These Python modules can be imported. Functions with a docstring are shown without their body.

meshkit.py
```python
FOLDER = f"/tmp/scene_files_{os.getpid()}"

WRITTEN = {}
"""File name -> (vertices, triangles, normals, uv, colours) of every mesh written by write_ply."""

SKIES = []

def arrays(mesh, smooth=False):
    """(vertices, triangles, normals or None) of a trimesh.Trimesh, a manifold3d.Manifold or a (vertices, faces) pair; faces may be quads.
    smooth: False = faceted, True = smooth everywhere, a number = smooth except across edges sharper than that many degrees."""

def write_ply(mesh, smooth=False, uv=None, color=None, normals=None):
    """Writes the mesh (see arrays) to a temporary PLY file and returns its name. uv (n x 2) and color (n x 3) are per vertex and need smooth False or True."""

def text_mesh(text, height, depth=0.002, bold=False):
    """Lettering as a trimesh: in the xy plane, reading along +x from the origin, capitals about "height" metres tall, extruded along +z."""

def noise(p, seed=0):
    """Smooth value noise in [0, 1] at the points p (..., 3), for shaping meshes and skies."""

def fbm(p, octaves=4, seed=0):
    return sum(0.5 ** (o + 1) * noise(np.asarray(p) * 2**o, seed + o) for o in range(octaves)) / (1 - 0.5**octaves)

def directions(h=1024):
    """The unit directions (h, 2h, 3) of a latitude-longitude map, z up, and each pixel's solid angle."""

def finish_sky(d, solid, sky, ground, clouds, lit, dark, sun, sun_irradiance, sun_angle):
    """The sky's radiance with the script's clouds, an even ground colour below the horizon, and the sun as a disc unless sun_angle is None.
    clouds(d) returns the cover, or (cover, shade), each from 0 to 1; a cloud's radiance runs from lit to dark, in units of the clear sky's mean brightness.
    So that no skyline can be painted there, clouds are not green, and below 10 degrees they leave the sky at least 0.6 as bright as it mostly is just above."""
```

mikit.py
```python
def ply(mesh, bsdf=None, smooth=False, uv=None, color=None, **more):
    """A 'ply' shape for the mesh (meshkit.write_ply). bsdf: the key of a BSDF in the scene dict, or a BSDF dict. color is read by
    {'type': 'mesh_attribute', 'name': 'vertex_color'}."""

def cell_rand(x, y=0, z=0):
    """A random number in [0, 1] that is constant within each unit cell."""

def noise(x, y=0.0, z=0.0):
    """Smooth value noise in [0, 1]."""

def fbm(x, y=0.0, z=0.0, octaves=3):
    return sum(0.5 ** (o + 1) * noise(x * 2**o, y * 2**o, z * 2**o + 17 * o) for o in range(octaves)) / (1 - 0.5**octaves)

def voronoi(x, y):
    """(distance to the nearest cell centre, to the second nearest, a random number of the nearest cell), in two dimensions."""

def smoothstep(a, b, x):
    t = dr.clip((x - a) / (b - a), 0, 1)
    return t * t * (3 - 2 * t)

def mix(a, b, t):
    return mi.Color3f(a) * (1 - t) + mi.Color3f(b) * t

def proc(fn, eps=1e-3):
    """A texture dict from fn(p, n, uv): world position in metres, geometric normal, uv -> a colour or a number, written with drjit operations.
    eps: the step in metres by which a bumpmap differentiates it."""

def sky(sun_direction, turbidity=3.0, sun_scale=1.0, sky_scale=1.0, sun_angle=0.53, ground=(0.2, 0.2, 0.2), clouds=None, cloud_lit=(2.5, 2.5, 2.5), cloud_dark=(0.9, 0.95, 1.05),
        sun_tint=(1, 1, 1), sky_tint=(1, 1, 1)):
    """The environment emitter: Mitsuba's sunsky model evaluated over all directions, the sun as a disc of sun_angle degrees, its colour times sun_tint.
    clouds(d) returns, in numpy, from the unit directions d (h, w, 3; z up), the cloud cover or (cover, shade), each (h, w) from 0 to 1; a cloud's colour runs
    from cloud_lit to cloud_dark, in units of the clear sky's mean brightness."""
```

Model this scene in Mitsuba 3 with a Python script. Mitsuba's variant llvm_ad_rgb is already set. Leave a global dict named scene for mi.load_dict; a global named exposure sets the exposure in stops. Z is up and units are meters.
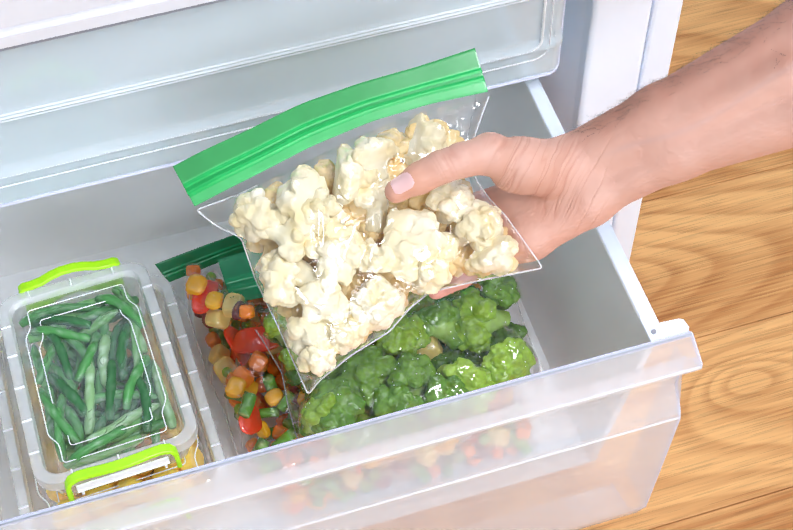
import math, random
import numpy as np, trimesh
import manifold3d as m3
from scipy import ndimage as ndi
from scipy.spatial import Delaunay, cKDTree
from scipy.spatial.transform import Rotation as Rot
from shapely.geometry import Polygon, Point, LineString
from shapely import contains_xy
import drjit as dr
import mitsuba as mi
import mikit, meshkit

T = mi.ScalarTransform4f
rng = np.random.default_rng(7)
scene, labels = {}, {}

# ------------------------------------------------------------------ camera, light, exposure
exposure = 0.18
EYE = np.array([-0.3809, -0.4956, 0.9412])
AX = np.array([[0.9582, -0.2845, -0.0283], [0.2484, 0.7793, 0.5753], [-0.1416, -0.5583, 0.8175]])
scene['camera'] = {'type': 'perspective', 'fov': 34.22, 'fov_axis': 'x', 'near_clip': 0.02, 'far_clip': 50.0,
                   'to_world': T().look_at(EYE.tolist(), (EYE - AX[2]).tolist(), AX[1].tolist())}
scene['room_daylight'] = {'type': 'constant', 'radiance': {'type': 'rgb', 'value': [0.27, 0.31, 0.37]}}
LAMP_W, LAMP_L, LAMP_Z = 0.55, 1.15, 2.02
LAMP_AT = (0.35, -0.85)
LAMP_POWER = 21.0
WINDOW_POWER = 5.0

# ------------------------------------------------------------------ materials
def rgb(*c): return {'type': 'rgb', 'value': [float(x) for x in c]}
def plastic(c, rough=0.35, spec=0.5): return {'type': 'principled', 'base_color': rgb(*c), 'roughness': rough, 'specular': spec}
def two(b): return {'type': 'twosided', 'inner': b}
def hazy(weight, c, rough=None):
    b = {'type': 'diffuse', 'reflectance': rgb(*c)}
    return {'type': 'blendbsdf', 'weight': float(weight), 'clear': {'type': 'thindielectric'}, 'haze': two(b)}
scene['mat_white_enamel'] = two(plastic((.80, .87, .97), .3))
scene['mat_beam'] = two(plastic((.70, .70, .74), .4))
scene['mat_liner'] = two(plastic((.74, .82, .87), .3))
scene['mat_tray'] = two(plastic((.70, .71, .72), .4))
scene['mat_gasket'] = two(plastic((.30, .31, .36), .6))
scene['mat_clear_panel'] = hazy(.22, (.84, .87, .93))
scene['mat_clear_upper'] = hazy(.42, (.84, .95, 1.0))
scene['mat_clear_edge'] = two(plastic((.60, .62, .76), .15))
scene['mat_lid'] = {'type': 'thindielectric', 'int_ior': 1.5}
scene['mat_lid_rim'] = hazy(.28, (.88, .9, .92))
scene['mat_body'] = hazy(.05, (.86, .88, .9))
scene['mat_ridge'] = two(plastic((.88, .9, .93), .15))
scene['mat_soft_ridge'] = hazy(.45, (.92, .96, .99))
scene['mat_lime'] = two(plastic((.42, .86, .01), .28))
scene['mat_film'] = {'type': 'thindielectric', 'int_ior': 1.5}
scene['mat_seam'] = hazy(.35, (.9, .92, .94))
scene['mat_zip'] = two({'type': 'principled', 'base_color': {'type': 'mesh_attribute', 'name': 'vertex_color'}, 'roughness': .22, 'specular': .6})
scene['mat_food'] = two({'type': 'principled', 'base_color': {'type': 'mesh_attribute', 'name': 'vertex_color'}, 'roughness': .42, 'specular': .5})
def curd_bump(p, n, uv): return 0.0007 * mikit.fbm(p.x * 420, p.y * 420, p.z * 420, 3)
scene['mat_curd'] = two({'type': 'bumpmap', 'scale': 1.0, 'tex': mikit.proc(curd_bump, eps=3e-4), 'inner': {'type': 'principled', 'base_color': {'type': 'mesh_attribute', 'name': 'vertex_color'}, 'roughness': .5, 'specular': .4}})
scene['mat_hair'] = two(plastic((.10, .07, .05), .5))
scene['mat_nail'] = two(plastic((.74, .47, .44), .2))
scene['mat_frost'] = two(plastic((.93, .95, .97), .5))

def wood_color(p, n, uv):
    row = dr.floor((p.y + 0.0148) / 0.21)
    off = mikit.cell_rand(row, 3) * 9
    x, y = p.x * 1.0 + off, p.y + mikit.cell_rand(row, 5) * 3
    # long cathedral figure: the rings of a slightly tilted, wavering log cut lengthwise
    wav = mikit.fbm(x * 1.7, y * 4.0, 0.7, 2) - 0.5
    yy = (p.y + 0.0148) / 0.21 - row - 0.5
    cy = yy * 0.21 + 0.05 * (mikit.cell_rand(row, 9) - 0.5) + 0.05 * wav
    dep = 0.045 + 0.35 * dr.abs(mikit.noise(x * 0.9, row * 3.0) - 0.35) + 0.03 * wav
    kx, ky = (p.x - 0.187) / 2.1, p.y - 0.128
    knot = dr.exp(-(dr.square(kx) + dr.square(ky)) / 0.0009)
    rad = dr.sqrt(dr.square(cy) + dr.square(dep)) - 0.045 * knot
    ph = rad * 68 + 1.2 * mikit.fbm(x * 4, y * 20, 1.0, 2)
    saw = ph - dr.floor(ph)
    ring = mikit.smoothstep(0.0, 0.55, saw) * (1 - mikit.smoothstep(0.80, 1.0, saw))
    fine = mikit.fbm(x * 12, y * 380, 0, 2)
    wide = mikit.fbm(x * 1.3, y * 11, 2.0, 2)
    pore = mikit.smoothstep(0.60, 0.80, mikit.noise(x * 22, y * 900))
    tone = mikit.cell_rand(row, 8)
    c = mikit.mix((.45, .175, .05), (.80, .44, .17), dr.clip(0.26 + 0.46 * ring * (0.3 + wide) + 0.62 * (fine - 0.5) + 0.75 * (wide - .4) + 0.25 * (tone - 0.5), 0, 1))
    return c * (1 - 0.16 * pore)
scene['mat_wood'] = two({'type': 'principled', 'base_color': mikit.proc(wood_color), 'roughness': .38, 'specular': .45})

def skin_bump(p, n, uv):
    q = p * 1000
    return 0.0006 * mikit.fbm(q.x * .6, q.y * .6, q.z * .6, 3)
def skin_bsdf():
    return two({'type': 'bumpmap', 'scale': 1.0, 'tex': mikit.proc(skin_bump, eps=4e-4),
                'inner': {'type': 'principled', 'base_color': {'type': 'mesh_attribute', 'name': 'vertex_color'}, 'roughness': .48, 'specular': .45, 'sheen': .1}})
scene['mat_skin'] = skin_bsdf()

# ------------------------------------------------------------------ helpers
def add(key, mesh, bsdf, smooth=30, color=None, to_world=None, shape=None):
    """One entry of the scene; a repeat takes a three-digit number."""
    k, n = key, 0
    while k in scene:
        n += 1
        k = '%s_%03d' % (key, n)
    d = dict(shape) if shape is not None else mikit.ply(mesh, bsdf, smooth=smooth, color=color)
    if to_world is not None:
        d['to_world'] = T(to_world.tolist() if isinstance(to_world, np.ndarray) else to_world)
    scene[k] = d
    return k
taken = {}
def name(key):
    """The key of a thing made of several parts."""
    n = taken.get(key, -1) + 1
    taken[key] = n
    return key if n == 0 else '%s_%03d' % (key, n)
def say(key, label, category=None, group=None, kind=None):
    d = {'label': label}
    if category: d['category'] = category
    if group: d['group'] = group
    if kind: d['kind'] = kind
    labels[key] = d

def cat(*ms): return trimesh.util.concatenate([m for m in ms if m is not None])
def tri(m):
    q = m.to_mesh()
    return trimesh.Trimesh(q.vert_properties[:, :3], q.tri_verts, process=False)
def hull(pts): return trimesh.convex.convex_hull(np.asarray(pts, float))
def rbox(x0, x1, y0, y1, z0, z1, r=.002, n=3):
    """A box with rounded edges."""
    s = m3.Manifold.sphere(1.0, 4 * n).to_mesh().vert_properties[:, :3] * r
    c = [(x, y, z) for x in (x0 + r, x1 - r) for y in (y0 + r, y1 - r) for z in (z0 + r, z1 - r)]
    return hull(np.vstack([s + np.array(q) for q in c]))
def rhull(pts, r, n=3):
    s = m3.Manifold.sphere(1.0, 4 * n).to_mesh().vert_properties[:, :3] * r
    return hull(np.vstack([s + np.array(q) for q in pts]))
def rr(w, l, r, n=8):
    """A rounded rectangle, counter-clockwise."""
    out = []
    for cx, cy, a in ((w / 2 - r, l / 2 - r, 0), (-w / 2 + r, l / 2 - r, 90), (-w / 2 + r, -l / 2 + r, 180), (w / 2 - r, -l / 2 + r, 270)):
        for k in range(n + 1):
            t = math.radians(a + 90 * k / n)
            out.append((cx + r * math.cos(t), cy + r * math.sin(t)))
    return np.array(out)
def loft(rings, cap0=True, cap1=True, closed=False):
    """Rings of equal point counts joined into a surface."""
    n = len(rings[0])
    v = np.vstack(rings)
    f = []
    m = len(rings)
    for i in range(m if closed else m - 1):
        a, b = i * n, ((i + 1) % m) * n
        for k in range(n):
            k2 = (k + 1) % n
            f += [(a + k, a + k2, b + k2), (a + k, b + k2, b + k)]
    if not closed:
        for on, a, sgn in ((cap0, 0, -1), (cap1, (m - 1) * n, 1)):
            if on:
                c = len(v)
                v = np.vstack([v, v[a:a + n].mean(0)])
                for k in range(n):
                    k2 = (k + 1) % n
                    f.append((c, a + k, a + k2) if sgn > 0 else (c, a + k2, a + k))
    return trimesh.Trimesh(v, f, process=False)
def tube(path, r, sides=8, closed=False, flat=1.0):
    p = np.asarray(path, float)
    n = len(p)
    t = (np.roll(p, -1, 0) - np.roll(p, 1, 0)) if closed else np.gradient(p, axis=0)
    t /= np.linalg.norm(t, axis=1, keepdims=True) + 1e-12
    rad = np.broadcast_to(r, (n,))
    up = np.array([0, 0, 1.0]) if abs(t[0, 2]) < .9 else np.array([1.0, 0, 0])
    rings = []
    a = np.cross(t[0], up); a /= np.linalg.norm(a)
    for i in range(n):
        a = a - t[i] * (a @ t[i]); a /= np.linalg.norm(a) + 1e-12
        b = np.cross(t[i], a)
        ang = np.arange(sides) * 2 * np.pi / sides
        rings.append(p[i] + rad[i] * (np.cos(ang)[:, None] * a + flat * np.sin(ang)[:, None] * b))
    m = loft(rings, closed=closed)
    m.fix_normals()
    return m
def extrude_x(profile, x0, x1):
    """A closed (y, z) profile swept along x."""
    p = np.asarray(profile, float)
    r0 = np.column_stack([np.full(len(p), x0), p]) if np.isscalar(x0) else np.column_stack([x0, p])
    r1 = np.column_stack([np.full(len(p), x1), p]) if np.isscalar(x1) else np.column_stack([x1, p])
    poly = Polygon(p)
    tv, tf = trimesh.creation.triangulate_polygon(poly, engine='earcut')
    idx = cKDTree(p).query(tv)[1]
    n = len(p)
    f = []
    for k in range(n):
        k2 = (k + 1) % n
        f += [(k, k2, n + k2), (k, n + k2, n + k)]
    for a, b, c in idx[tf]:
        f += [(a, b, c), (n + a, n + c, n + b)]
    m = trimesh.Trimesh(np.vstack([r0, r1]), f, process=False)
    m.fix_normals()
    return m
def sheet_profile(line, t):
    """A polyline thickened by t to one side (a closed profile)."""
    p = np.asarray(line, float)
    d = np.gradient(p, axis=0); d /= np.linalg.norm(d, axis=1, keepdims=True)
    q = p + t * np.column_stack([d[:, 1], -d[:, 0]])
    return np.vstack([p, q[::-1]])

def surface_nets(F, origin, h):
    """Mesh of the zero level of a sampled distance field."""
    s = F < 0
    nx, ny, nz = F.shape
    acc = np.zeros((nx - 1, ny - 1, nz - 1, 3)); cnt = np.zeros((nx - 1, ny - 1, nz - 1))
    corners = [(i, j, k) for i in (0, 1) for j in (0, 1) for k in (0, 1)]
    def sl(c): return tuple(slice(o, n - 1 + o) for o, n in zip(c, (nx, ny, nz)))
    for a in corners:
        for ax in range(3):
            if a[ax]: continue
            b = tuple(v + (i == ax) for i, v in enumerate(a))
            fa, fb = F[sl(a)], F[sl(b)]
            m = (fa < 0) != (fb < 0)
            t = np.where(m, fa / np.where(m, fa - fb, 1), 0)
            pos = np.stack([np.full(t.shape, float(v)) for v in a], -1)
            pos[..., ax] += t
            acc += pos * m[..., None]; cnt += m
    on = cnt > 0
    idx = -np.ones(on.shape, int); idx[on] = np.arange(on.sum())
    ijk = np.argwhere(on)
    v = origin + h * (ijk + acc[on] / cnt[on][:, None])
    quads = []
    for ax in range(3):
        b, c = (ax + 1) % 3, (ax + 2) % 3
        sa = [slice(None)] * 3; sb = [slice(None)] * 3
        sa[ax] = slice(0, -1); sb[ax] = slice(1, None)
        ch = s[tuple(sa)] != s[tuple(sb)]
        e = np.argwhere(ch)
        e = e[(e[:, b] > 0) & (e[:, c] > 0) & (e[:, b] < F.shape[b] - 1) & (e[:, c] < F.shape[c] - 1)]
        inside = s[tuple(e.T)]
        def at(db, dc):
            q = e.copy(); q[:, b] -= db; q[:, c] -= dc
            return idx[tuple(q.T)]
        q = np.stack([at(1, 1), at(0, 1), at(0, 0), at(1, 0)], 1)
        q[~inside] = q[~inside][:, ::-1]
        quads.append(q)
    q = np.vstack(quads)
    return trimesh.Trimesh(v, np.vstack([q[:, [0, 1, 2]], q[:, [0, 2, 3]]]), process=False)
def cone_sdf(P, a, b, ra, rb):
    a, b = np.asarray(a, np.float32), np.asarray(b, np.float32)
    d = b - a
    t = np.clip(((P - a) @ d) / max(float(d @ d), 1e-9), 0, 1)
    return np.linalg.norm(P - a - t[..., None] * d, axis=-1) - (ra + (rb - ra) * t)
def smin(a, b, k):
    h = np.maximum(k - np.abs(a - b), 0) / k
    return np.minimum(a, b) - h * h * k * .25
def grid_points(lo, hi, h):
    ax = [np.arange(l, u + h, h) for l, u in zip(lo, hi)]
    return np.stack(np.meshgrid(*ax, indexing='ij'), -1).astype(np.float32), np.array(lo, float)
def frame(o, x, y, z):
    m = np.eye(4)
    m[:3, 0], m[:3, 1], m[:3, 2], m[:3, 3] = x, y, z, o
    return m
def lerp(a, b, t): return np.asarray(a) * (1 - t[:, None]) + np.asarray(b) * t[:, None]
def sstep(a, b, x):
    t = np.clip((x - a) / (b - a), 0, 1)
    return t * t * (3 - 2 * t)

# ================================================================== the setting: oak floor
FLOOR = -0.38
k = add('floor', rbox(-2.6, 2.8, -2.2, 2.4, FLOOR - .05, FLOOR - .012, .002), 'mat_wood')
say(k, 'oak plank floor beside the freezer', kind='structure')
W = 0.21
for i in range(-6, 9):
    y0 = -0.0148 + i * W
    cuts = [-2.5] + sorted(rng.uniform(-2.3, 2.5, 2).tolist()) + [2.7]
    if i in (-1, 0, 1, 2): cuts = [-2.5, -1.1 - .3 * (i % 2), 1.25 + .2 * (i % 3), 2.7]
    for a, b in zip(cuts[:-1], cuts[1:]):
        add('floor__plank', rbox(a + .0005, b - .0005, y0 + .0005, y0 + W - .0005, FLOOR - .012, FLOOR, .0007, 2), 'mat_wood', smooth=40)

# ================================================================== the refrigerator
X0, X1, YF = -0.70, 0.02, 0.30
fr = name('refrigerator')
say(fr, 'white refrigerator with its lower freezer drawer pulled open', 'refrigerator')
add(fr + '__side_panel', rbox(.0835, .114, YF, 1.0, FLOOR + .02, 1.4, .004), 'mat_white_enamel')
say(add(fr + '__gasket', rbox(.081, .0838, YF + .006, .95, FLOOR + .03, 1.4, .001), 'mat_gasket'), 'thin dark gasket line in the frame')
add(fr + '__front_frame', cat(rhull([(x, y, z) for z in (FLOOR + .05, 1.38) for x, y in ((X1 + .004, YF + .006), (X1 + .004, YF + .14), (.0035, YF + .10), (.0035, YF + .14))], .002, 2), rbox(X1, .0815, YF - .001, YF + .10, FLOOR + .03, 1.4, .006), rbox(X1 + .002, X1 + .02, YF + .05, 1.0, FLOOR + .03, 1.4, .004)), 'mat_white_enamel')  # slanted inner wedge added to catch light beside the upper drawer
add(fr + '__side_panel', rbox(-.86, X0 - .0, YF, 1.0, FLOOR + .02, 1.4, .004), 'mat_white_enamel')
add(fr + '__inner_liner', cat(rbox(X0, X1 + .01, .93, .96, FLOOR + .03, 1.4, .004), rbox(X0, X1 + .01, YF + .02, .95, FLOOR + .03, FLOOR + .05, .004), rbox(X0, X1 + .01, YF + .08, .95, .232, .26, .004)), 'mat_liner')
beam = [(YF + .08, .226), (YF - .012, .2225), (YF - .016, .226), (YF - .0165, .2375), (YF - .0125, .2385), (YF - .0105, .2410), (YF - .0150, .2450), (YF - .022, .40), (YF - .015, .42), (YF + .08, .42)]
add(fr + '__cross_beam', extrude_x(beam, X0, X1 + .001), 'mat_beam', smooth=35)
say(add(fr + '__seal_strip', rbox(X0, X1, YF - .009, YF + .03, .2165, .2222, .001), 'mat_gasket'), 'thin grey seal under the white beam')

# ------------------------------------------------------------------ the closed upper drawer
ud = name('freezer_drawer')
say(ud, 'closed clear plastic freezer drawer behind the green zipper of the held bag', 'drawer')
UX = -0.006
prof = [(YF, .2150), (YF - .001, .150), (YF - .0035, .1415), (YF - .0035, .1385), (YF - .001, .1365), (YF + .001, .080), (YF - .003, .073), (YF - .0045, .067), (YF - .0005, .064), (YF, .034), (YF + .002, .0275), (YF + .008, .0255), (YF + .022, .0255)]
m = extrude_x(sheet_profile(prof, -.0025), X0 + .005, UX - .010)
add(ud + '__front_panel', m, 'mat_clear_upper', smooth=35)
corner = []
for a in np.linspace(0, 90, 7):
    t = math.radians(a)
    dx, dy = .010 * math.sin(t), .010 * (1 - math.cos(t))
    q = sheet_profile(prof, -.0025)
    corner.append(np.column_stack([np.full(len(q), UX - .010 + dx), q[:, 0] + dy, q[:, 1]]))
for yy in (.05, .3, .55):
    corner.append(np.column_stack([np.full(len(q), UX - .0008 * yy * 10), np.where(q[:, 0] > YF + .0015, YF + .003, YF) + yy - .01 + 0 * q[:, 0], q[:, 1]]))
add(ud + '__side_wall', loft([c for c in corner]), 'mat_clear_upper', smooth=35)
add(ud + '__drawer_floor', rbox(X0 + .01, UX - .004, YF + .018, .86, .0255, .028, .001), 'mat_clear_upper')
add(ud + '__back_wall', rbox(X0 + .01, UX - .004, .86, .864, .0265, .20, .001), 'mat_liner')
def rim_path(zs, x0, r=.012):
    return [(x0, YF - .003, zs[1])] + [(x0, YF - .003, zs[0] + r)] + [(x0 - r + r * math.cos(math.radians(a)), YF - .003, zs[0] + r - r * math.sin(math.radians(a))) for a in range(15, 90, 15)] + [(x0 - r, YF - .003, zs[0]), (X0 + .01, YF - .003, zs[0])]
say(add(ud + '__edge_rim', cat(tube([(X0 + .005, YF + .001, .0265), (UX - .012, YF + .001, .0265), (UX - .006, YF + .0025, .0275), (UX - .002, YF + .005, .031), (UX - .0005, YF + .008, .038), (UX, YF + .0085, .215)], .0016, 6)), 'mat_clear_edge', smooth=40), 'blue-grey lower edge of the clear panel')
say(add(ud + '__moulded_ridge', tube(rim_path((.068, .2), UX - .024), .0013, 6), 'mat_ridge', smooth=40), 'pale moulded line')
for zz, r_ in ((.1422, .0013), (.1385, .0018), (.1345, .0009)):
    add(ud + '__moulded_ridge', tube([(X0 + .01, YF - .0030, zz), (UX - .012, YF - .0030, zz)], r_, 8, flat=.6), 'mat_soft_ridge', smooth=40)
add(ud + '__moulded_ridge', tube(rim_path((.055, .2), UX - .016, .016), .0007, 6), 'mat_ridge', smooth=40)

# ------------------------------------------------------------------ the open lower drawer
ld = name('freezer_drawer')
say(ld, 'open lower freezer drawer with pale tray and clear front, full of frozen vegetables', 'drawer')
TX0, TX1, TB, TZ = -0.665, -0.033, 0.42, -0.200
def wall(x_in, x_out, bx_in, bx_out):
    return rhull([(x_in, .006, -.0015), (x_out, .006, -.0015), (x_in, TB + .004, -.0015), (x_out, TB + .004, -.0015), (bx_in, .004, TZ), (bx_out, .004, TZ - .004), (bx_in, TB - .015, TZ), (bx_out, TB - .015, TZ - .004)], .0012, 2)
add(ld + '__side_wall', wall(TX1, TX1 + .004, TX1 - .036, TX1 - .032), 'mat_tray', smooth=40)
add(ld + '__side_wall', wall(TX0 - .004, TX0, TX0 + .032, TX0 + .036), 'mat_tray', smooth=40)
add(ld + '__back_wall', rhull([(TX0, TB, -.001), (TX1, TB, -.001), (TX0, TB + .004, -.001), (TX1, TB + .004, -.001), (TX0 + .034, TB - .02, TZ), (TX1 - .034, TB - .02, TZ), (TX0 + .034, TB - .016, TZ - .003), (TX1 - .034, TB - .016, TZ - .003)], .0012, 2), 'mat_tray', smooth=40)
add(ld + '__tray_floor', rbox(TX0 + .03, TX1 - .03, .003, TB - .014, TZ - .0045, TZ, .0012), 'mat_tray')
rim = cat(rbox(TX1 - .0005, -.0215, .006, TB + .006, -.0032, .0012, .0012), rbox(-.0225, -.0195, .018, TB + .004, -.030, .0008, .001))
say(add(ld + '__rim', rim, 'mat_white_enamel', smooth=40), 'white rolled rim of the tray wall')
tab = m3.CrossSection([[(-.034, .0045), (.0005, .0045), (.0025, .0075), (.001, .0165), (-.003, .0185), (-.0205, .0195), (-.034, .030)]]).extrude(.003)
add(ld + '__corner_tab', tri(tab.translate([0, 0, -.0016])), 'mat_white_enamel', smooth=30)
scr = trimesh.creation.cylinder(.0022, .002, sections=20); scr.apply_translation((-.0285, .012, .002))
say(add(ld + '__screw', scr, 'mat_gasket'), 'small grey pin on the rim corner')
# clear front: a sloping lip, a recessed band, then the bulging lower face
front = [(.0030, -.0010), (.0010, -.0008), (-.0130, -.0310), (-.0135, -.0345), (-.0115, -.0370), (-.0020, -.0385), (.0030, -.0410), (.0042, -.0460), (.0010, -.0800), (-.0160, -.1060), (-.0185, -.1120), (-.0260, -.1900), (-.0325, -.2600), (-.0300, -.2740), (-.0220, -.2830), (.0100, -.2880)]
sp = sheet_profile(front, .0026)
def right_end(q):
    z = q[:, 1]
    return np.where(z > -.0392, np.interp(-z, [0, .002, .031, .0392], [.0022, .0030, .0102, .0098]), np.interp(-z, [.0393, .08, .112, .26, .275, .288], [.0035, .001, .0005, -.0185, -.026, -.034]))
add(ld + '__front_panel', extrude_x(sp, np.full(len(sp), TX0 - .03), right_end(sp)), 'mat_clear_panel', smooth=35)
fp = np.asarray(front)
end = np.column_stack([right_end(fp) - .0004, fp])
lip, low = end[fp[:, 1] > -.0392], end[fp[:, 1] < -.0392]
say(add(ld + '__panel_edge', cat(tube(lip, .0017, 6), tube(low, .0015, 6)), 'mat_clear_edge', smooth=45), 'bluish cut edge of the clear front')
say(add(ld + '__panel_edge', rbox(TX0 - .03, .0020, .0002, .0048, -.0016, .0010, .0008, 2), 'mat_clear_edge', smooth=40), 'lavender top edge of the clear front')
for yz in ((-.0140, -.0335), (-.0125, -.0372), (-.0190, -.1120)):
    add(ld + '__moulded_ridge', tube([(TX0 - .03, *yz), (-.2, *yz), (.0095 if yz[1] > -.05 else .0, *yz)], .0010, 6), 'mat_ridge', smooth=40)
add(ld + '__side_flange', rhull([(.002, .004, -.045), (.0, -.016, -.112), (-.0185, -.030, -.262), (.002, .018, -.047), (-.001, .016, -.112), (-.0215, .008, -.262)], .0011, 2), 'mat_clear_panel')

# ------------------------------------------------------------------ unseen ceiling lamp, added to light the scene from above
lp = name('added_ceiling_lamp')
say(lp, 'unseen flat rectangular lamp added overhead to light the scene', 'lamp')
lx, ly = LAMP_AT
add(lp + '__frame', cat(*[rbox(lx + a, lx + b, ly + c, ly + d, LAMP_Z - .01, LAMP_Z + .06, .004) for a, b, c, d in ((-LAMP_W / 2 - .03, -LAMP_W / 2, -LAMP_L / 2 - .03, LAMP_L / 2 + .03), (LAMP_W / 2, LAMP_W / 2 + .03, -LAMP_L / 2 - .03, LAMP_L / 2 + .03), (-LAMP_W / 2, LAMP_W / 2, -LAMP_L / 2 - .03, -LAMP_L / 2), (-LAMP_W / 2, LAMP_W / 2, LAMP_L / 2, LAMP_L / 2 + .03))]), 'mat_white_enamel')
q = [(lx - LAMP_W / 2, ly - LAMP_L / 2, LAMP_Z), (lx - LAMP_W / 2, ly + LAMP_L / 2, LAMP_Z), (lx + LAMP_W / 2, ly + LAMP_L / 2, LAMP_Z), (lx + LAMP_W / 2, ly - LAMP_L / 2, LAMP_Z)]
d = mikit.ply((np.array(q), np.array([[0, 1, 2, 3]])), 'mat_white_enamel')
d['emitter'] = {'type': 'area', 'radiance': rgb(LAMP_POWER * .95, LAMP_POWER * .98, LAMP_POWER * 1.04)}
scene[lp + '__diffuser'] = d

# ------------------------------------------------------------------ kitchen wall behind the viewer, with an unseen window added for front light
WX0, WX1, WZ0, WZ1, WY = -0.9, 0.8, 0.55, 1.85, -2.2
for a, b, c, e in ((-3.0, WX0, FLOOR, 2.1), (WX1, 2.8, FLOOR, 2.1), (WX0, WX1, FLOOR, WZ0), (WX0, WX1, WZ1, 2.1)):
    k = add('wall_back' if 'wall_back' not in scene else 'wall_back__section', rbox(a, b, WY - .12, WY, c, e, .002), 'mat_white_enamel')
say('wall_back', 'white kitchen wall opposite the refrigerator', kind='structure')
k = add('added_window_1', cat(rbox(WX0, WX1, WY - .08, WY - .02, WZ0, WZ0 + .05, .004), rbox(WX0, WX1, WY - .08, WY - .02, WZ1 - .05, WZ1, .004), *[rbox(x - .025, x + .025, WY - .08, WY - .02, WZ0, WZ1, .004) for x in (WX0 + .025, (WX0 + WX1) / 2, WX1 - .025)]), 'mat_white_enamel')
say(k, 'unseen bright window added for light in the wall opposite the refrigerator', kind='structure')
d = mikit.ply((np.array([(WX0, WY - .05, WZ0), (WX1, WY - .05, WZ0), (WX1, WY - .05, WZ1), (WX0, WY - .05, WZ1)]), np.array([[0, 3, 2, 1]])), 'mat_white_enamel')
d['emitter'] = {'type': 'area', 'radiance': rgb(WINDOW_POWER * .93, WINDOW_POWER * .98, WINDOW_POWER * 1.06)}
scene['added_window_1__pane'] = d

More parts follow.
